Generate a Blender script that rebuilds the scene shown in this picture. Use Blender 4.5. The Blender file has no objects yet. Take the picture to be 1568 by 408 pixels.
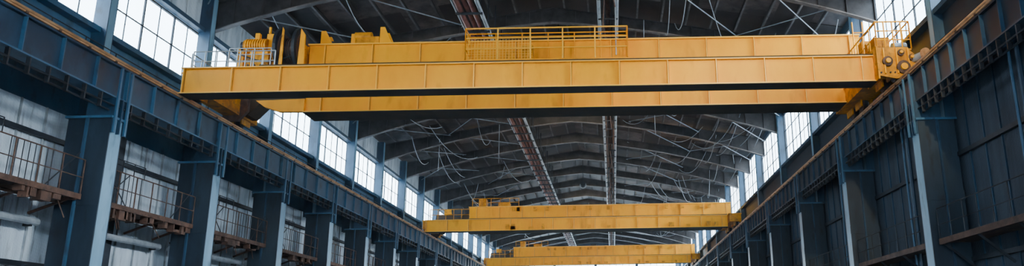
import bpy, math, random
from mathutils import Vector, Matrix
random.seed(7)
HZ=1.7
ZOOM=1.0; ZC=(784,204)
sc=bpy.context.scene
def mat(name,c1,c2=None,rough=0.6,metal=0.0,scale=1.0,stretch=(1,1,1),lo=0.4,hi=0.65,rib=None,bump=0.15,c3=None,detail=8,c3r=(0.58,0.72),spec=0.5):
    m=bpy.data.materials.new(name); m.use_nodes=True
    nt=m.node_tree; N=nt.nodes; L=nt.links
    b=N['Principled BSDF']; b.inputs['Roughness'].default_value=rough; b.inputs['Metallic'].default_value=metal
    b.inputs['Specular IOR Level'].default_value=spec
    c2=c2 or c1
    g=N.new('ShaderNodeNewGeometry'); mp=N.new('ShaderNodeMapping'); mp.inputs['Scale'].default_value=stretch
    L.new(g.outputs['Position'],mp.inputs['Vector'])
    n=N.new('ShaderNodeTexNoise'); n.inputs['Scale'].default_value=scale; n.inputs['Detail'].default_value=detail; n.inputs['Roughness'].default_value=0.65
    L.new(mp.outputs['Vector'],n.inputs['Vector'])
    r=N.new('ShaderNodeValToRGB'); e=r.color_ramp.elements
    e[0].position=lo; e[0].color=(*c1,1); e[1].position=hi; e[1].color=(*c2,1)
    L.new(n.outputs['Fac'],r.inputs['Fac'])
    col=r.outputs['Color']
    if c3:
        n2=N.new('ShaderNodeTexNoise'); n2.inputs['Scale'].default_value=scale*3.1; n2.inputs['Detail'].default_value=6
        L.new(mp.outputs['Vector'],n2.inputs['Vector'])
        r2=N.new('ShaderNodeValToRGB'); r2.color_ramp.elements[0].position=c3r[0]; r2.color_ramp.elements[1].position=c3r[1]
        L.new(n2.outputs['Fac'],r2.inputs['Fac'])
        mx=N.new('ShaderNodeMixRGB'); L.new(r2.outputs['Color'],mx.inputs['Fac']); L.new(col,mx.inputs[1]); mx.inputs[2].default_value=(*c3,1)
        col=mx.outputs['Color']
    L.new(col,b.inputs['Base Color'])
    bp=N.new('ShaderNodeBump'); bp.inputs['Strength'].default_value=bump; bp.inputs['Distance'].default_value=0.05
    if rib:
        w=N.new('ShaderNodeTexWave'); w.wave_type='BANDS'; w.bands_direction=rib[0]; w.inputs['Scale'].default_value=rib[1]
        L.new(g.outputs['Position'],w.inputs['Vector']); L.new(w.outputs['Fac'],bp.inputs['Height'])
    else: L.new(n.outputs['Fac'],bp.inputs['Height'])
    L.new(bp.outputs['Normal'],b.inputs['Normal'])
    return m
YEL=mat('crane_yellow_paint',(0.84,0.33,0.0),(0.95,0.41,0.0),0.4,0,0.5,(1,1,0.35),0.35,0.6,bump=0.03,c3=(0.55,0.20,0.0),c3r=(0.56,0.82),spec=0.2)
YELD=mat('dirty_yellow_paint',(0.40,0.15,0.002),(0.80,0.33,0.0),0.5,0,1.5,(1,1,1),0.4,0.6,c3=(0.14,0.07,0.03),spec=0.2)
YELE=mat('crane_edge_paint',(0.95,0.48,0.03),(0.95,0.52,0.05),0.35,0,1.0,bump=0.02)
SHD=mat('stiffener_shadow_paint',(0.35,0.13,0.0),(0.5,0.2,0.0),0.5,0,1.0,bump=0.02)  # painted shadow line beside each stiffener
UND=mat('crane_shade_paint',(0.03,0.02,0.012),(0.06,0.035,0.015),0.8,0,1.2)  # near-black colour paints shade onto the girder undersides
BLU=mat('blue_steel_paint',(0.008,0.036,0.075),(0.022,0.078,0.145),0.45,0,0.8,(1,0.6,0.4),c3=(0.006,0.016,0.032))
BLM=mat('mid_blue_steel_paint',(0.025,0.10,0.19),(0.055,0.17,0.29),0.45,0,0.8,(1,0.6,0.4),c3=(0.015,0.04,0.07))
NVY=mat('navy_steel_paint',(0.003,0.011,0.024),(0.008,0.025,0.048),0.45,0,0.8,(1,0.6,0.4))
CFR=mat('column_shadow_blue_paint',(0.007,0.018,0.034),(0.020,0.042,0.068),0.5,0,0.9,(1,1,0.3),c3=(0.006,0.010,0.018))  # dark copy: shade painted into the camera-facing column plates
BLL=mat('column_lit_blue_paint',(0.15,0.31,0.45),(0.24,0.43,0.58),0.4,0,0.9,(1,1,0.3),c3=(0.09,0.17,0.25))  # light copy: side light painted into the inner column faces
DRK=mat('dark_steel',(0.008,0.012,0.019),(0.022,0.03,0.042),0.55,0.2,1.5)
GRY=mat('grey_galvanised_steel',(0.28,0.32,0.36),(0.45,0.5,0.54),0.45,0.3,2.0)
RST=mat('rusty_steel',(0.05,0.024,0.016),(0.14,0.07,0.045),0.75,0,2.5,c3=(0.03,0.02,0.015))
TAN=mat('rail_rust_orange',(0.45,0.22,0.09),(0.70,0.40,0.2),0.5,0.1,1.5)
RED=mat('red_oxide_pipe',(0.14,0.035,0.028),(0.32,0.11,0.08),0.5,0,1.2)
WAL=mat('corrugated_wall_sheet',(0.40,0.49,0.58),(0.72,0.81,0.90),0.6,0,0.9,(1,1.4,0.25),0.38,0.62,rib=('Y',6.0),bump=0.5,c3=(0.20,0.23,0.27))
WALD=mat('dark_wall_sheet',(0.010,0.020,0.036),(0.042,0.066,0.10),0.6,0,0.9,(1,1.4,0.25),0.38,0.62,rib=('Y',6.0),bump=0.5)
ROF=mat('sooty_roof_panel',(0.012,0.0075,0.0065),(0.048,0.034,0.030),0.5,0,0.35,(1,0.7,1),0.4,0.62,bump=0.3,c3=(0.014,0.008,0.006))
ROF2=mat('sooty_roof_panel_light',(0.035,0.025,0.022),(0.17,0.13,0.12),0.45,0,0.6,(1,1,1),0.4,0.62,bump=0.3,c3=(0.022,0.013,0.010))
PUR=mat('roof_steel',(0.016,0.013,0.013),(0.06,0.052,0.052),0.5,0.2,1.0)
FLG=mat('truss_flange_steel',(0.09,0.08,0.08),(0.24,0.22,0.215),0.5,0.1,0.8,c3=(0.05,0.035,0.03))
CON=mat('concrete_floor',(0.27,0.28,0.29),(0.38,0.39,0.39),0.6,0,0.5)
def glassmat():
    m=bpy.data.materials.new('window_glass'); m.use_nodes=True; nt=m.node_tree; N=nt.nodes; L=nt.links
    N.remove(N['Principled BSDF'])
    t=N.new('ShaderNodeBsdfTransparent'); t.inputs['Color'].default_value=(0.95,0.98,1,1)
    gl=N.new('ShaderNodeBsdfGlossy'); gl.inputs['Roughness'].default_value=0.1
    n=N.new('ShaderNodeTexNoise'); n.inputs['Scale'].default_value=0.6
    g=N.new('ShaderNodeNewGeometry'); L.new(g.outputs['Position'],n.inputs['Vector'])
    ma=N.new('ShaderNodeMath'); ma.operation='MULTIPLY'; ma.inputs[1].default_value=0.1; L.new(n.outputs['Fac'],ma.inputs[0])
    mx=N.new('ShaderNodeMixShader'); L.new(ma.outputs[0],mx.inputs[0]); L.new(t.outputs[0],mx.inputs[1]); L.new(gl.outputs[0],mx.inputs[2])
    L.new(mx.outputs[0],N['Material Output'].inputs['Surface']); return m
GLS=glassmat()

class B:
    def __init__(s): s.v=[]; s.f=[]; s.m=[]; s.ms=[]
    def mi(s,m):
        if m not in s.ms: s.ms.append(m)
        return s.ms.index(m)
    def hexa(s,c,m):
        k=len(s.v); s.v+= [Vector(p) for p in c]
        for q in ((0,3,2,1),(4,5,6,7),(0,1,5,4),(1,2,6,5),(2,3,7,6),(3,0,4,7)):
            s.f.append([k+i for i in q]); s.m.append(s.mi(m))
    def box(s,x0,x1,y0,y1,z0,z1,m):
        s.hexa([(x0,y0,z0),(x1,y0,z0),(x1,y1,z0),(x0,y1,z0),(x0,y0,z1),(x1,y0,z1),(x1,y1,z1),(x0,y1,z1)],m)
    def beam(s,p,q,w,h,m,up=(0,0,1)):
        p=Vector(p);q=Vector(q);d=(q-p).normalized();u=Vector(up)
        if abs(d.dot(u))>0.98:u=Vector((0,1,0))
        a=d.cross(u).normalized()*w/2; b=a.cross(d).normalized()*h/2
        s.hexa([p-a-b,p+a-b,q+a-b,q-a-b,p-a+b,p+a+b,q+a+b,q-a+b],m)
    def ibeam(s,p,q,w,h,t,m,mf=None,up=(0,0,1)):
        p=Vector(p);q=Vector(q);d=(q-p).normalized();u=Vector(up)
        a=d.cross(u).normalized(); b=a.cross(d).normalized()
        s.beam(p,q,t,h,m,up)
        o=b*(h/2)
        s.beam(p+o,q+o,w,t,m,up); s.beam(p-o,q-o,w,t,mf or m,up)
    def tube(s,p,q,r,m,n=8,cap=True):
        p=Vector(p);q=Vector(q);d=(q-p).normalized();u=Vector((0,0,1)) if abs(d.z)<0.95 else Vector((1,0,0))
        a=d.cross(u).normalized();b=d.cross(a).normalized();k=len(s.v)
        for e in (p,q):
            for i in range(n):
                t=2*math.pi*i/n; s.v.append(e+a*math.cos(t)*r+b*math.sin(t)*r)
        for i in range(n):
            j=(i+1)%n; s.f.append([k+i,k+j,k+n+j,k+n+i]); s.m.append(s.mi(m))
        if cap:
            s.f.append([k+i for i in range(n)][::-1]); s.m.append(s.mi(m)); s.f.append([k+n+i for i in range(n)]); s.m.append(s.mi(m))
    def prism(s,poly,y0,y1,m):
        k=len(s.v);n=len(poly)
        for y in (y0,y1):
            for (x,z) in poly: s.v.append(Vector((x,y,z)))
        for i in range(n):
            j=(i+1)%n; s.f.append([k+i,k+j,k+n+j,k+n+i]); s.m.append(s.mi(m))
        s.f.append([k+i for i in range(n)][::-1]); s.m.append(s.mi(m)); s.f.append([k+n+i for i in range(n)]); s.m.append(s.mi(m))
    def rail(s,p,q,h,m,n,r=0.025,mids=(0.5,),diag=False):
        p=Vector(p);q=Vector(q);up=Vector((0,0,h))
        for i in range(n+1):
            a=p.lerp(q,i/n); s.tube(a,a+up,r,m,6)
            if diag and i<n: s.tube(a,p.lerp(q,(i+1)/n)+up,r*0.7,m,5)
        s.tube(p+up,q+up,r,m,6)
        for k in mids: s.tube(p+up*k,q+up*k,r*0.8,m,6)
    def done(s,name,parent=None):
        lo=Vector((min(v[i] for v in s.v) for i in range(3))); hi=Vector((max(v[i] for v in s.v) for i in range(3)))
        c=(lo+hi)/2; me=bpy.data.meshes.new(name)
        me.from_pydata([tuple(v-c) for v in s.v],[],s.f)
        for m in s.ms: me.materials.append(m)
        me.polygons.foreach_set('material_index',s.m)
        import bmesh
        bm=bmesh.new(); bm.from_mesh(me); bmesh.ops.recalc_face_normals(bm,faces=bm.faces); bm.to_mesh(me); bm.free()
        o=bpy.data.objects.new(name,me); sc.collection.objects.link(o)
        o.location=c+Vector((0,0,HZ))
        if parent: o.parent=parent; o.location=c+Vector((0,0,HZ))-parent.location
        return o

Y0B,Y1B=-17.0,152.0
XL,XR=-19.3,12.8
XRID=-3.2; ZE=16.2; ZR=18.9
colL=[25.7+7.05*k for k in range(-6,18)]
colR=[27.5+9.2*k for k in range(-5,14)]
UO=1.5
b=B(); b.box(-60,60,-60,200,-2.0,-1.7,CON); b.done('floor')

SL,HL=11.6,14.3
b=B()
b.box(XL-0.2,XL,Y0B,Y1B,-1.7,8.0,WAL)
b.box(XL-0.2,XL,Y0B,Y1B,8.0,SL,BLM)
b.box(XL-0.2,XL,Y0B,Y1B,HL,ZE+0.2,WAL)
for c in colL: b.box(XL-0.2,XL,c+UO,c+UO+0.5,SL,HL,BLU)
b.box(XL-0.2,XL,Y0B,colL[0]+UO,SL,HL,BLU)
y=Y0B
while y<Y1B:
    b.box(XL,XL+0.05,y,y+0.06,-1.7,8.0,GRY); y+=1.175
for z in (0.6,2.6,6.9): b.box(XL,XL+0.15,Y0B,Y1B,z,z+0.16,DRK)
for c in colL: b.box(XL,XL+0.12,c+3.6,c+3.95,-1.7,8.0,DRK)
b.box(XL,XL+0.3,Y0B,Y1B,HL+0.0,HL+0.2,BLU)
b.box(XL,XL+0.35,Y0B,Y1B,SL-0.2,SL,BLM)
b.box(XL,XL+0.5,Y0B,Y1B,10.2,10.35,BLU)
b.done('wall_left')
b=B()
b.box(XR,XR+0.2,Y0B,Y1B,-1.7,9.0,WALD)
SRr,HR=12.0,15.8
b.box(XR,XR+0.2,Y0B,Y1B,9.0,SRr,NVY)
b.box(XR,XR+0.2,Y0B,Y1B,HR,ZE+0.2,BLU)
for c in colR: b.box(XR,XR+0.2,c,c+0.5,SRr,HR,BLU)
b.box(XR,XR+0.2,Y0B,colR[0],SRr,HR,BLU)
y=Y0B
while y<Y1B:
    b.box(XR-0.05,XR,y,y+0.06,-1.7,9.0,BLU); y+=1.15
for z in (0.6,2.4,6.2): b.box(XR-0.15,XR,Y0B,Y1B,z,z+0.16,DRK)
b.box(XR-0.35,XR,Y0B,Y1B,SRr-0.2,SRr,BLU)
b.done('wall_right')

wn=0
def window(x,y0,y1,z0,z1,nc,nr):
    global wn; wn+=1
    b=B(); b.box(x-0.01,x+0.01,y0,y1,z0,z1,GLS)
    t=0.06
    for (a,c,d,e) in ((y0,y1,z0,z0+t),(y0,y1,z1-t,z1),(y0,y0+t,z0,z1),(y1-t,y1,z0,z1)): b.box(x-0.05,x+0.05,a,c,d,e,DRK)
    for i in range(1,nc):
        yy=y0+(y1-y0)*i/nc; w=0.035 if i%2==0 else 0.018
        b.box(x-w,x+w,yy-w,yy+w,z0,z1,DRK)
    for i in range(1,nr):
        zz=z0+(z1-z0)*i/nr; w=0.022
        b.box(x-w,x+w,y0,y1,zz-w,zz+w,DRK)
    b.done('window_%d'%wn)
for i,c in enumerate(colL[:-1]): window(XL-0.1,c+UO+0.5,c+UO+7.05,SL,HL,6,2)
for i,c in enumerate(colR[:-1]): window(XR+0.1,c+0.5,c+9.2,SRr,HR,8,3)

YE=152
def zroof(x): return ZR-(ZR-ZE)*((XRID-x)/(XRID-XL) if x<XRID else (x-XRID)/(XR-XRID))
b=B()
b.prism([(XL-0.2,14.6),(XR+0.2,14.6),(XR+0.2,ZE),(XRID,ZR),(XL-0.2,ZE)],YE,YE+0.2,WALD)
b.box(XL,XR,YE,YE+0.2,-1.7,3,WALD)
for x in (XL,-11.5,-3.5,4.5,XR-0.5): b.box(x,x+0.5,YE,YE+0.3,3,14.6,BLU)
b.done('wall_back')
for (a,c) in ((XL+.5,-11.5),(-11,-3.5),(-3,4.5),(5,XR-.5)):
    wn+=1; b=B(); b.box(a,c,YE+0.1,YE+0.12,3,14.6,GLS)
    for k in range(1,6):
        x=a+(c-a)*k/6; b.box(x-.04,x+.04,YE+.05,YE+.15,3,14.6,DRK)
    for k in range(0,9):
        z=3+11.6*k/8; b.box(a,c,YE+.05,YE+.15,z-.05,z+.05,DRK)
    b.done('window_%d'%wn)
b=B()
b.prism([(XL-0.2,8.3),(XR+0.2,8.3),(XR+0.2,ZE),(XRID,ZR),(XL-0.2,ZE)],Y0B-0.2,Y0B,WALD)
b.box(XL-0.2,-14,Y0B-0.2,Y0B,-1.7,8.3,WALD); b.box(8,XR+0.2,Y0B-0.2,Y0B,-1.7,8.3,WALD)
b.done('wall_front')

def column(x0,x1,y,zt=7.6,side=-1):
    b=B(); lo,hi=min(x0,x1),max(x0,x1)
    s=1 if x1>x0 else -1
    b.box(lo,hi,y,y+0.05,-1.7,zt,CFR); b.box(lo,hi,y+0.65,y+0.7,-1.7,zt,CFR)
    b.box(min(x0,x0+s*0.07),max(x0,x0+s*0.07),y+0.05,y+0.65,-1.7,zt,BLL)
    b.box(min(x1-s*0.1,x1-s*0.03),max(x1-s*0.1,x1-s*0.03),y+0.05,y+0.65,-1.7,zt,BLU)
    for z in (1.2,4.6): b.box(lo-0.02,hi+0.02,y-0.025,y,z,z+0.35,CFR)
    b.box(lo+0.65,lo+0.72,y-0.1,y,-1.7,zt,BLU)
    b.box(lo-0.2,hi+0.2,y-0.2,y+0.9,-1.7,-1.6,DRK)
    b.box(lo-0.08,hi+0.08,y-0.08,y+0.78,zt,zt+0.08,BLM)
    b.box(min(x0,x0+s*0.9),max(x0,x0+s*0.9),y+0.05,y+0.65,zt+0.08,8.33,BLU)
    for k in (0,0.3,0.6): b.box(min(x0-s*0.12,x0+s*0.9),max(x0-s*0.12,x0+s*0.9),y+0.03+k,y+0.07+k,zt-0.5,8.33,BLU)
    for k in (0,0.6): b.box(min(x0-s*0.14,x0-s*0.08),max(x0-s*0.14,x0-s*0.08),y+k,y+0.1+k,zt-0.5,9.4,BLM)
    xo=XL if s<0 else XR
    if s<0: u0,u1,yy=xo,xo+0.55,y+UO
    else: u0,u1,yy=xo-0.4,xo,y
    b.box(u0,u1,yy,yy+0.04,zt+0.08,ZE-0.1,BLU); b.box(u0,u1,yy+0.4,yy+0.44,zt+0.08,ZE-0.1,BLU)
    xi=u1-0.05 if s<0 else u0
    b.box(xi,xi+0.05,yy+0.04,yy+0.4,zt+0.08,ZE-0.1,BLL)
    b.done('steel_column')
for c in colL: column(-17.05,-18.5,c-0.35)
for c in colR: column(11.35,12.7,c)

def runway(xf,s,pitch,MW,MS):
    b=B()
    def X(a,c): return (min(xf+s*a,xf+s*c),max(xf+s*a,xf+s*c))
    zt,zb=9.50,8.33
    b.box(*X(0.12,0.16),Y0B,Y1B,zb,zt,MW)
    b.box(*X(0,0.75),Y0B,Y1B,zt-0.06,zt,MW)
    b.box(*X(0,0.6),Y0B,Y1B,zb,zb+0.05,MS)
    b.box(*X(0.9,0.94),Y0B,Y1B,zb+0.2,zt,DRK)
    y=Y0B
    while y<Y1B:
        b.box(*X(0.0,0.12),y,y+0.04,zb+0.05,zt-0.06,MS); y+=pitch
    b.box(*X(0.6,1.35),Y0B,Y1B,zt-0.05,zt,DRK)
    for a,z in ((0.05,8.05),(0.2,7.9)):
        xx=xf+s*a; b.tube((xx,Y0B,z),(xx,Y1B,z),0.035,DRK,6)
    y=Y0B+0.4
    while y<Y1B:
        b.box(*X(0.02,0.14),y,y+0.06,7.82,zb,DRK); y+=pitch*0.5
    b.done('crane_runway_girder')
    b=B()
    b.box(*X(-0.03,0.06),Y0B,Y1B,9.52,9.66,TAN)
    b.tube((xf-s*0.03,Y0B,9.62),(xf-s*0.03,Y1B,9.62),0.05,TAN,8)
    y=Y0B
    while y<Y1B: b.box(*X(-0.04,0.12),y,y+0.12,9.50,9.56,RST); y+=1.4
    b.done('crane_rail')
runway(-17.0,-1,1.65,BLU,BLM)
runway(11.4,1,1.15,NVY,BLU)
for xx in (-18.3,12.4):
    b=B(); b.rail((xx,Y0B,9.52),(xx,Y1B,9.52),1.05,DRK,100,0.02); b.done('walkway_handrail')

for c in colL[3:17]:
    b=B(); ya,yb=c+0.45,c+6.6
    b.box(-19.1,-17.6,ya,yb,4.84,4.9,RST); b.box(-17.66,-17.58,ya,yb,4.76,4.94,RST)
    b.rail((-17.63,ya,4.9),(-17.63,yb,4.9),1.2,RST,6,0.022,(0.5,))
    y=ya+random.uniform(0.3,3)
    for k in range(8): b.tube((-17.63,y+k*0.25,4.9),(-17.63,y+k*0.25,6.1),0.014,DRK,5)
    b.tube((-17.63,ya+0.2,4.9),(-17.63,ya+1.6,6.1),0.02,DRK,5); b.tube((-17.63,ya+1.6,4.9),(-17.63,ya+0.2,6.1),0.02,DRK,5)
    b.tube((-17.63,yb-1.7,4.9),(-17.63,yb-0.3,6.3),0.02,DRK,5)
    b.rail((-17.65,ya+0.5,6.1),(-17.65,ya+2.5,6.1),0.45,DRK,3,0.018,())
    for k in range(4):
        yy=ya+0.2+k*(yb-ya-0.4)/3
        b.beam((-19.1,yy,4.3),(-17.7,yy,4.82),0.06,0.08,RST); b.box(-19.1,-17.6,yy-0.04,yy+0.04,4.72,4.84,RST)
    for k in range(14):
        yy=random.uniform(ya,yb-0.5); b.box(-17.9,-17.62,yy,yy+random.uniform(0.1,0.5),4.62-random.uniform(0,0.2),4.8,RST)
    for k in range(3):
        yy=random.uniform(ya,yb-1); b.tube((-17.7,yy,4.8),(-17.75,yy+random.uniform(.3,1),4.1),0.018,RST,5)
    b.tube((-18.2,ya,4.62),(-18.2,yb,4.66),0.06,RST,6)
    b.done('maintenance_platform')
    b=B(); b.tube((-18.9,ya-0.1,4.02),(-18.9,yb,4.02),0.12,GRY,10)
    for yy in (ya+0.3,yb-0.3): b.box(-19.1,-18.85,yy-0.05,yy+0.05,3.85,4.0,DRK)
    b.done('ventilation_pipe')
    b=B(); b.beam((-19.0,ya,-0.5),(-19.0,yb,2.6),0.1,0.12,DRK); b.beam((-18.95,ya,2.6),(-18.95,yb,-0.5),0.1,0.12,DRK); b.done('wall_cross_brace')
for i,c in enumerate(colR[4:13]):
    b=B(); ya,yb=c+0.9,c+9.0
    b.box(11.55,12.7,ya,yb,3.05,3.11,RST); b.box(11.5,11.58,ya,yb,2.98,3.18,RST)
    b.rail((11.55,ya,3.1),(11.55,yb,3.1),1.15,DRK,8,0.02,(0.5,))
    for k in range(4):
        yy=ya+0.2+k*(yb-ya-0.4)/3
        b.beam((12.65,yy,2.1),(11.6,yy,3.0),0.06,0.08,DRK)
    b.done('maintenance_platform')
    b=B(); b.tube((12.3,c+3.6,-1.7),(12.3,c+3.6,9.4),0.09,BLU,8); b.tube((12.3,c+4.1,-1.7),(12.3,c+4.1,9.4),0.05,BLM,8); b.done('drain_pipe')

b=B()
xs=[XL-0.3+ (XRID-XL+0.3)*i/8 for i in range(9)]+[XRID+(XR+0.3-XRID)*i/8 for i in range(1,9)]
ny=48
for i in range(16):
    x0,x1=xs[i],xs[i+1]
    for j in range(ny):
        y0=Y0B+(Y1B-Y0B)*j/ny; y1=Y0B+(Y1B-Y0B)*(j+1)/ny
        m=ROF if random.random()<0.6 else ROF2
        dz=random.uniform(0,0.05)
        za,zb=zroof(x0)+dz,zroof(x1)+dz
        b.hexa([(x0,y0,za),(x1,y0,zb),(x1,y1,zb),(x0,y1,za),(x0,y0,za+.1),(x1,y0,zb+.1),(x1,y1,zb+.1),(x0,y1,za+.1)],m)
b.done('ceiling')
for ci,c in enumerate(colL[1:]):
    b=B(); y=c+UO+0.2
    for (xa,xb) in ((XL,XRID),(XR,XRID)):
        n=12; pts=[]
        for k in range(n+1):
            t=k/n; x=xa+(xb-xa)*t; zt=zroof(x)-0.28
            dep=0.55+0.95*(1-t)**3+0.35*t**4
            pts.append((x,zt,zt-dep))
        for k in range(n):
            (x0,t0,l0),(x1,t1,l1)=pts[k],pts[k+1]
            b.hexa([(x0,y-.03,l0),(x1,y-.03,l1),(x1,y+.03,l1),(x0,y+.03,l0),(x0,y-.03,t0),(x1,y-.03,t1),(x1,y+.03,t1),(x0,y+.03,t0)],PUR)
            b.beam((x0,y,l0),(x1,y,l1),0.30,0.05,FLG)
            b.beam((x0,y,t0),(x1,y,t1),0.26,0.04,PUR)
            b.box(x0-.02,x0+.02,y-.14,y+.14,l0,t0,PUR)
    b.done('roof_truss')
b=B()
for i in range(1,12):
    for (xa,xb) in ((XL,XRID),(XR,XRID)):
        x=xa+(xb-xa)*i/11.5
        b.ibeam((x,Y0B,zroof(x)-0.14),(x,Y1B,zroof(x)-0.14),0.1,0.2,0.02,PUR,FLG)
b.done('roof_purlins')
b=B()
for k,c in enumerate(colL[:-1]):
    y0,y1=c+UO,c+UO+7.05
    for (xa,xb) in ((XL,-13.5),(-13.5,-8.3),(XRID+4.8,XR-5.5),(XR-5.5,XR)):
        if random.random()<0.6: b.tube((xa,y0,zroof(xa)-0.5),(xb,y1,zroof(xb)-0.5),0.035,GRY,5)
        if random.random()<0.5: b.tube((xb,y0,zroof(xb)-0.5),(xa,y1,zroof(xa)-0.5),0.03,GRY,5)
b.done('roof_bracing')
b=B()
for dx,dz,r,m in ((-0.45,0,0.15,RED),(-0.1,0.05,0.13,RED),(0.2,0.0,0.12,RED),(0.55,-0.05,0.10,GRY),(-0.72,0.1,0.06,GRY)):
    b.tube((-6.9+dx,Y0B+.1,16+dz),(-6.9+dx,Y1B-.1,16+dz),r,m,10)
y=Y0B+1
while y<Y1B:
    b.box(-7.6,-6.25,y,y+0.1,15.78,15.88,DRK); b.tube((-7.5,y+.04,15.85),(-7.5,y+.04,zroof(-7.5)),0.035,DRK,5); b.tube((-6.35,y+.04,15.85),(-6.35,y+.04,zroof(-6.35)),0.035,DRK,5); y+=2.35
b.done('pipe_rack')
b=B()
for dx,dz,r,m in ((-0.45,0,0.09,GRY),(0.45,0,0.09,GRY),(0.0,0.15,0.10,RST),(0.2,0.1,0.07,DRK),(-0.2,0.1,0.07,DRK)):
    b.tube((-0.0+dx,Y0B+.1,16+dz),(dx,Y1B-.1,16+dz),r,m,8)
y=Y0B+1
while y<Y1B:
    b.box(-0.5,0.5,y,y+0.08,15.84,15.91,DRK); b.tube((-.45,y,15.9),(-.45,y,zroof(-.45)),0.04,GRY,5); b.tube((.45,y,15.9),(.45,y,zroof(.45)),0.04,GRY,5)
    x0=random.uniform(-.3,.3); b.tube((x0,y,16.0),(x0+random.uniform(-.3,.3),y+0.5,14.3+random.uniform(-.5,.7)),0.03,RST,5)
    y+=2.4
b.done('cable_tray')
b=B()
for i in range(85):
    side=random.choice((-1,1,1)); 
    x=random.uniform(-17,-9) if side<0 else random.uniform(1.5,12)
    y=random.uniform(34,120); L=random.uniform(4,14); x2=x+random.uniform(-2.5,2.5); x2=max(-18.5,min(12.2,x2))
    sag=random.uniform(0.3,1.2); p=None
    za=zroof(x)-0.75; zb2=zroof(x2)-0.75
    for k in range(9):
        t=k/8; q=Vector((x+(x2-x)*t,y+L*t,za+(zb2-za)*t-sag*4*t*(1-t)))
        if p: b.tube(p,q,0.022,GRY,5,False)
        p=q
b.done('hanging_cables')

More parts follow.
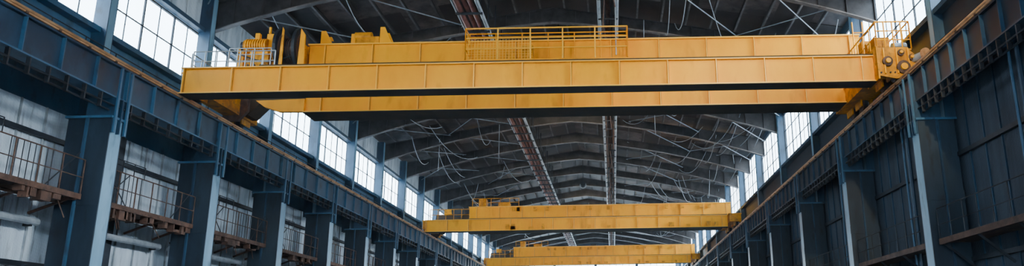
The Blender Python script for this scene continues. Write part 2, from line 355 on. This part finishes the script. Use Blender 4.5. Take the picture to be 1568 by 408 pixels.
def crane(Y,rt,full=True):
    e=bpy.data.objects.new('overhead_crane',None); sc.collection.objects.link(e); e.location=(-3.2,Y+3,HZ+9.6); e.empty_display_size=1
    b=B(); xa,xb=-16.9,10.55
    b.box(xa,xb,Y,Y+0.55,9.66,10.66,YEL)
    b.box(xa-0.05,xb,Y-0.12,Y+0.67,10.66,10.70,YELE)
    b.box(xa-0.05,xb,Y-0.12,Y+0.70,9.62,9.66,YELE)
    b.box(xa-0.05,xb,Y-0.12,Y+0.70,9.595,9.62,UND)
    b.box(xa+3,xb,Y-0.05,Y+1.2,10.70,10.78,UND)  # dark plate put in as the shadow line above the top flange
    x=xa+0.02
    while x<xb:
        b.box(x,x+0.03,Y-0.10,Y,9.66,10.66,YELE); b.box(x+0.03,x+0.07,Y-0.02,Y,9.66,10.66,SHD); x+=1.92
    b.done('front_girder',e)
    b=B(); ya,yb=Y+4.5,Y+5.7; x0,x1=-13.8,11.6
    b.box(x0,x1,ya,yb,10.16,rt-0.05,YEL)
    b.box(x0-0.05,x1,ya-0.13,yb+0.13,rt-0.05,rt+0.01,YELE)
    b.box(x0-0.05,x1,ya-0.13,yb+0.13,10.12,10.16,YELE)
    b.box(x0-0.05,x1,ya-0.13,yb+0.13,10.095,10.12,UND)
    x=x1-0.5
    while x>x0:
        b.box(x,x+0.03,ya-0.10,ya,10.16,rt-0.05,YELE); b.box(x+0.03,x+0.07,ya-0.02,ya,10.16,rt-0.05,SHD); x-=2.2
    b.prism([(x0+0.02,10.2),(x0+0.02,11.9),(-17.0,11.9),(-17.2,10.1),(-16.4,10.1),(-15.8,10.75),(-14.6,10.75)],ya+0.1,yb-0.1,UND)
    b.prism([(x0,10.15),(x0,10.75),(-16.0,10.7),(-15.6,10.4),(-14.9,10.16)],ya-0.12,ya+0.1,YEL)
    b.done('rear_girder',e)
    for s,xi,xo in ((-1,-16.65,-17.35),(1,10.7,11.75)):
        lo,hi=min(xi,xo),max(xi,xo)
        b=B(); b.box(lo,hi,Y+0.72 if s<0 else Y-0.3,Y+6.1,10.0 if s<0 else 10.05,10.75,YELD)
        b.box(lo-0.06,hi+0.06,Y+0.72 if s<0 else Y-0.35,Y+6.1,10.75,10.8,YELD)
        for yy in ((Y+1.3,Y+5.2) if s<0 else (Y+0.1,Y+1.4,Y+4.2,Y+5.5)):
            xr=-17.0 if s<0 else 11.4
            b.tube((xr-0.09,yy,9.98),(xr+0.09,yy,9.98),0.31,DRK,20)
            b.tube((xr-0.13,yy,9.98),(xr-0.09,yy,9.98),0.36,RST,20); b.tube((xr-0.2,yy,9.98),(xr+0.2,yy,9.98),0.09,GRY,10)
            for q in (-0.26,0.2): b.prism([(xr+q,9.75),(xr+q+0.06,9.75),(xr+q+0.06,10.4),(xr+q,10.4)],yy-0.42,yy+0.42,YELD)
        b.tube(((lo+hi)/2,Y+6.1,10.3),((lo+hi)/2,Y+6.5,10.3),0.14,DRK,12)
        if s<0: b.prism([(-17.4,9.75),(-16.7,9.75),(-16.3,10.2),(-16.3,10.9),(-17.4,10.9)],Y+4.3,Y+4.5,RST)
        b.done('end_truck',e)
    if not full:
        b=B()
        b.rail((-13.5,Y+4.5,rt),(-9,Y+4.5,rt),0.8,YELD,5,0.03)
        b.box(-11,-9.9,Y+4.6,Y+5.6,rt,rt+0.4,YELD); b.box(-12.9,-12.2,Y+4.6,Y+5.6,rt,rt+0.8,YELD); b.box(-3,-2.2,Y+4.4,Y+5.4,rt,rt+0.3,DRK)
        b.rail((-16.6,Y+0.3,10.7),(-13,Y+0.3,10.7),1.0,YELD,5,0.03)
        b.tube((-14.9,Y+4.3,12.2),(-14.9,Y+5.2,12.2),0.6,DRK,16)
        b.box(-16.2,-15.2,Y+4.4,Y+5.5,11.9,12.4,YELD)
        for k in range(12):
            x=random.uniform(-12,10); b.box(x,x+random.uniform(.2,.5),Y-0.16,Y-0.12,9.7,9.7+random.uniform(.2,.5),YELD); b.box(x,x+.3,Y+4.2,Y+4.36,rt-.5,rt-.15,YELD)
        b.done('machinery',e); return
    b=B(); xa,xb=-6.4,0.85; ya,yb=Y+3.4,Y+4.4; zb,zt=12.12,13.6
    b.box(xa,xb,ya,yb,zb-0.05,zb,YEL)
    b.rail((xa,ya,zb),(xb,ya,zb),zt-zb,YELE,5,0.035,(0.35,0.68))
    b.rail((xa,yb,zb),(xb,yb,zb),zt-zb+0.15,YEL,6,0.03,(0.9,))
    b.rail((xa,ya,zb),(xa,yb,zb),zt-zb,YEL,2,0.035,(0.35,0.68)); b.rail((xb,ya,zb),(xb,yb,zb),zt-zb,YEL,2,0.035,(0.35,0.68))
    x=xa
    while x<xa+3.0:
        b.tube((x,ya,zb),(x,ya,zb+0.95),0.012,YELE,5); x+=0.14
    for k in range(7): b.tube((xa,ya,zb+0.12*k),(xa+3.0,ya,zb+0.12*k),0.01,YELE,5)
    b.box(-3.9,-3.4,ya+0.3,ya+0.7,zb,zb+0.75,YELD); b.box(-4.6,-4.2,ya+0.3,ya+0.7,zb,zb+0.5,YELD)
    for x in (xa+0.5,xa+2.6,xb-2.6,xb-0.5): b.beam((x,ya,zb-0.06),(x,yb+0.05,zb-0.6),0.06,0.06,YEL)
    b.tube((xb-0.5,yb,zt-1),(xb-0.5,yb,zt+2.6),0.03,GRY,6)
    b.done('inspection_basket',e)
    b=B(); yy=Y+4.6
    b.box(-17.0,-13.8,yy-0.4,yy+1.0,11.9,12.05,YELD)
    for x in (-15.15,-14.3):
        b.tube((x,yy,13.15),(x+0.14,yy,13.15),1.05,DRK,32); b.tube((x-0.05,yy,13.15),(x,yy,13.15),0.3,YELD,16)
        b.tube((x+0.14,yy,13.15),(x+0.17,yy,13.15),0.8,RST,28); b.tube((x-0.03,yy,13.15),(x,yy,13.15),0.8,RST,28)
    b.tube((-15.0,yy,13.15),(-14.2,yy,13.15),0.55,DRK,24)
    for k in range(6): b.tube((-14.93+k*0.1,yy,13.15),(-14.89+k*0.1,yy,13.15),0.59,RST,20)
    for x in (-15.3,-13.95): b.prism([(x-0.05,12.05),(x+0.05,12.05),(x+0.05,13.3),(x-0.05,13.3)],yy-0.45,yy+0.45,YELD); b.tube((x-.12,yy,13.15),(x+.12,yy,13.15),0.2,YELD,12)
    b.prism([(-14.75,12.05),(-14.6,12.05),(-14.62,13.75),(-14.7,13.9)],yy-1.12,yy-1.06,YELD)
    b.prism([(-14.0,12.05),(-13.7,12.05),(-13.75,13.6),(-13.95,13.9)],yy-0.9,yy-0.8,YEL)
    b.box(-16.5,-15.5,yy-0.5,yy+0.4,12.05,12.85,YELD); b.box(-16.42,-15.6,yy-0.42,yy+0.3,12.85,13.05,YEL)
    b.tube((-16.7,yy-0.3,13.3),(-15.65,yy-0.3,13.3),0.3,YELD,18)
    for k in range(9): b.tube((-16.6+k*.11,yy-0.3,13.3),(-16.56+k*.11,yy-0.3,13.3),0.34,YEL,16)
    b.tube((-16.85,yy-.3,13.3),(-16.7,yy-.3,13.3),0.22,DRK,14)
    b.box(-17.05,-16.75,yy-0.3,yy+0.2,12.05,13.2,YELD); b.box(-15.75,-15.45,yy-0.3,yy+0.2,12.75,13.9,YEL); b.box(-16.3,-16.1,yy-0.3,yy-0.1,13.6,13.95,YEL)
    for z in (12.3,12.55): 
        for x in (-16.4,-16.1,-15.8): b.tube((x,yy-.54,z),(x,yy-.5,z),0.05,RST,8)
    b.tube((-15.6,yy-.35,13.9),(-15.6,yy-.35,14.2),0.06,YEL,8)
    b.tube((-15.75,yy,13.0),(-15.2,yy,13.15),0.1,GRY,10)
    p=None
    for k in range(9):
        t=k/8; q=Vector((-17+3.2*t,yy-0.6,12.9-0.5*math.sin(math.pi*t)+0.1*t))
        if p: b.tube(p,q,0.03,DRK,6)
        p=q
    b.done('hoist_drum',e)
    b=B()
    b.rail((-16.8,Y+0.4,10.70),(-13.5,Y+0.4,10.70),0.85,GRY,7,0.025,(0.5,))
    b.rail((-17.2,Y+3.9,12.05),(-15.3,Y+3.9,12.05),1.0,GRY,5,0.025,(0.35,0.7))
    b.rail((-17.2,Y+1.0,10.8),(-17.2,Y+4.0,10.8),0.9,GRY,4,0.025,(0.5,))
    b.box(-17.2,-13.8,Y+3.9,Y+4.6,12.0,12.05,DRK)
    for x in (-17.1,-15.6,-14.0): b.box(x,x+0.1,Y+3.95,Y+4.05,10.8,12.0,YELD)
    b.done('end_platform_railing',e)
    b=B(); yy=Y+4.7
    def fin(x,h,w):
        for q in (-0.05,0.7): b.prism([(x,rt),(x+w,rt),(x+w*0.35,rt+h),(x,rt+h)],yy+q,yy+q+0.1,YEL)
    fin(-13.4,0.75,0.6); fin(-10.65,0.9,0.6)
    b.box(-11.75,-10.7,yy,yy+0.7,rt,rt+0.45,YELD); b.tube((-11.85,yy+0.2,rt+0.5),(-11.1,yy+0.2,rt+0.5),0.24,YELD,14)
    b.box(-12.0,-11.8,yy,yy+.4,rt,rt+0.6,YEL)
    b.box(-12.9,-12.4,yy,yy+0.5,rt,rt+0.25,DRK)
    b.tube((-12.4,yy+.2,rt+.12),(-11.7,yy+.2,rt+.12),0.05,GRY,8)
    b.done('trolley_drive',e)
    b=B(); b.box(-13,11.4,Y+5.0,Y+5.08,rt,rt+0.08,DRK); b.done('trolley_rail',e)
    b=B()
    b.prism([(10.5,9.75),(11.2,9.6),(12.0,9.75),(12.1,10.5),(11.7,10.9),(10.5,10.9)],Y-0.42,Y-0.36,YELD)
    for (x,z,r) in ((10.9,10.3,0.2),(11.5,10.05,0.27),(11.85,10.45,0.13),(11.45,10.65,0.13)): b.tube((x,Y-0.52,z),(x,Y-0.40,z),r,RST,16); b.tube((x,Y-0.6,z),(x,Y-0.5,z),r*0.5,YEL,12)
    for k in range(8): b.tube((10.62+k*.18,Y-.46,9.85),(10.62+k*.18,Y-.42,9.85),0.035,DRK,8)
    for x in (10.75,11.25,11.7): b.box(x,x+.05,Y-.5,Y-.42,9.8,10.85,YEL)
    b.box(10.5,10.56,Y-0.45,Y+0.9,9.6,10.95,YELD)
    b.box(10.6,12.0,Y-0.2,Y+3.6,10.85,10.92,YELD)
    b.box(10.75,11.35,Y+0.3,Y+1.0,10.92,11.6,YELD); b.tube((11.5,Y+0.5,11.2),(12.05,Y+0.5,11.2),0.22,GRY,14)
    b.tube((10.8,Y+1.6,11.5),(11.6,Y+1.6,11.5),0.3,YELD,16); b.box(10.9,11.4,Y+2.2,Y+2.9,10.92,12.2,YELD)
    b.rail((10.65,Y-0.2,10.92),(12.0,Y-0.2,10.92),1.15,YEL,4,0.03,(0.33,0.66))
    b.rail((10.65,Y-0.2,10.92),(10.65,Y+3.6,10.92),1.15,YEL,5,0.03,(0.5,))
    b.rail((12.0,Y-0.2,10.92),(12.0,Y+3.6,10.92),1.15,YEL,5,0.03,(0.5,))
    for k in range(9): b.tube((10.9,Y+3.2,11.0+k*0.25),(11.35,Y+3.2,11.0+k*0.25),0.022,YEL,5)
    for x in (10.9,11.35): b.tube((x,Y+3.2,10.9),(x,Y+3.2,13.5),0.03,YEL,6)
    b.tube((11.9,Y-0.2,10.4),(12.2,Y-0.9,10.4),0.16,GRY,14); b.tube((12.2,Y-0.9,10.4),(12.24,Y-1.0,10.4),0.24,TAN,16)
    b.done('service_platform',e)
crane(29.0,13.4,True)
crane(70.0,12.6,False)
crane(104.5,12.6,False)

def added_spot(x,y,z,target,power,ang):  # added spot and housing, put in to brighten the cranes
    ld=bpy.data.lights.new('added_crane_spot','SPOT'); ld.energy=power; ld.spot_size=math.radians(ang); ld.spot_blend=0.6; ld.shadow_soft_size=0.5; ld.color=(1,0.82,0.5)
    lo=bpy.data.objects.new('added_crane_spot',ld); sc.collection.objects.link(lo)
    P=Vector((x,y,z+HZ)); T=Vector(target)+Vector((0,0,HZ)); d=(T-P).normalized()
    lo.location=P+d*0.1; lo.rotation_euler=d.to_track_quat('-Z','Y').to_euler()
    b=B(); p=Vector((x,y,z)); b.tube(p-d*0.5,p-d*0.1,0.28,DRK,16); b.tube(p-d*0.1,p,0.36,GRY,16); b.tube(p-d*0.4,(x,p.y-d.y*0.4,zroof(x)),0.03,DRK,6); b.done('added_spot_housing')
added_spot(-9,8,15.5,(-8,31,11),5500,50)
added_spot(8,10,15.5,(8,31,11),12000,50)
added_spot(-3,44,16,(-3,72,11),5500,50)
added_spot(-3,82,16,(-3,105,11),4000,50)

w=bpy.data.worlds.new('overcast_sky'); sc.world=w; w.use_nodes=True
nt=w.node_tree; bg=nt.nodes['Background']; bg.inputs['Strength'].default_value=13.0
tc=nt.nodes.new('ShaderNodeTexCoord'); sp=nt.nodes.new('ShaderNodeSeparateXYZ'); nt.links.new(tc.outputs['Generated'],sp.inputs[0])
rp=nt.nodes.new('ShaderNodeValToRGB'); rp.color_ramp.elements[0].position=0.0; rp.color_ramp.elements[0].color=(0.80,0.92,1,1); rp.color_ramp.elements[1].position=1; rp.color_ramp.elements[1].color=(0.52,0.74,1,1)
nt.links.new(sp.outputs['Z'],rp.inputs['Fac']); nt.links.new(rp.outputs['Color'],bg.inputs['Color'])
sd=bpy.data.lights.new('sun','SUN'); sd.energy=5.0; sd.angle=math.radians(14); sd.color=(0.95,0.98,1)
so=bpy.data.objects.new('sun',sd); sc.collection.objects.link(so)
so.rotation_euler=Vector((-1.0,0.35,-0.33)).to_track_quat('-Z','Y').to_euler(); so.location=(40,0,30)

m=bpy.data.materials.new('dusty_air'); m.use_nodes=True; nt=m.node_tree; nt.nodes.remove(nt.nodes['Principled BSDF'])
vs=nt.nodes.new('ShaderNodeVolumeScatter'); vs.inputs['Density'].default_value=0.0004; vs.inputs['Color'].default_value=(0.80,0.91,1,1); vs.inputs['Anisotropy'].default_value=0.3
nt.links.new(vs.outputs[0],nt.nodes['Material Output'].inputs['Volume'])
b=B(); b.box(XL+0.02,XR-0.02,Y0B+.05,Y1B-.05,-1.68,ZR+0.3,m); b.done('dusty_air')

cd=bpy.data.cameras.new('camera'); co=bpy.data.objects.new('camera',cd); sc.collection.objects.link(co); sc.camera=co
cd.sensor_fit='HORIZONTAL'; cd.sensor_width=36; cd.clip_end=500; cd.clip_start=0.1
cd.lens=36*1184/1568*ZOOM; cd.shift_x=(ZC[0]-934)/1568*ZOOM; cd.shift_y=(204-ZC[1])/1568*ZOOM
co.matrix_world=Matrix.Translation((0,0,HZ))@Matrix.Rotation(math.radians(90+14.9),4,'X')@Matrix.Rotation(math.radians(-1.03),4,'Z')
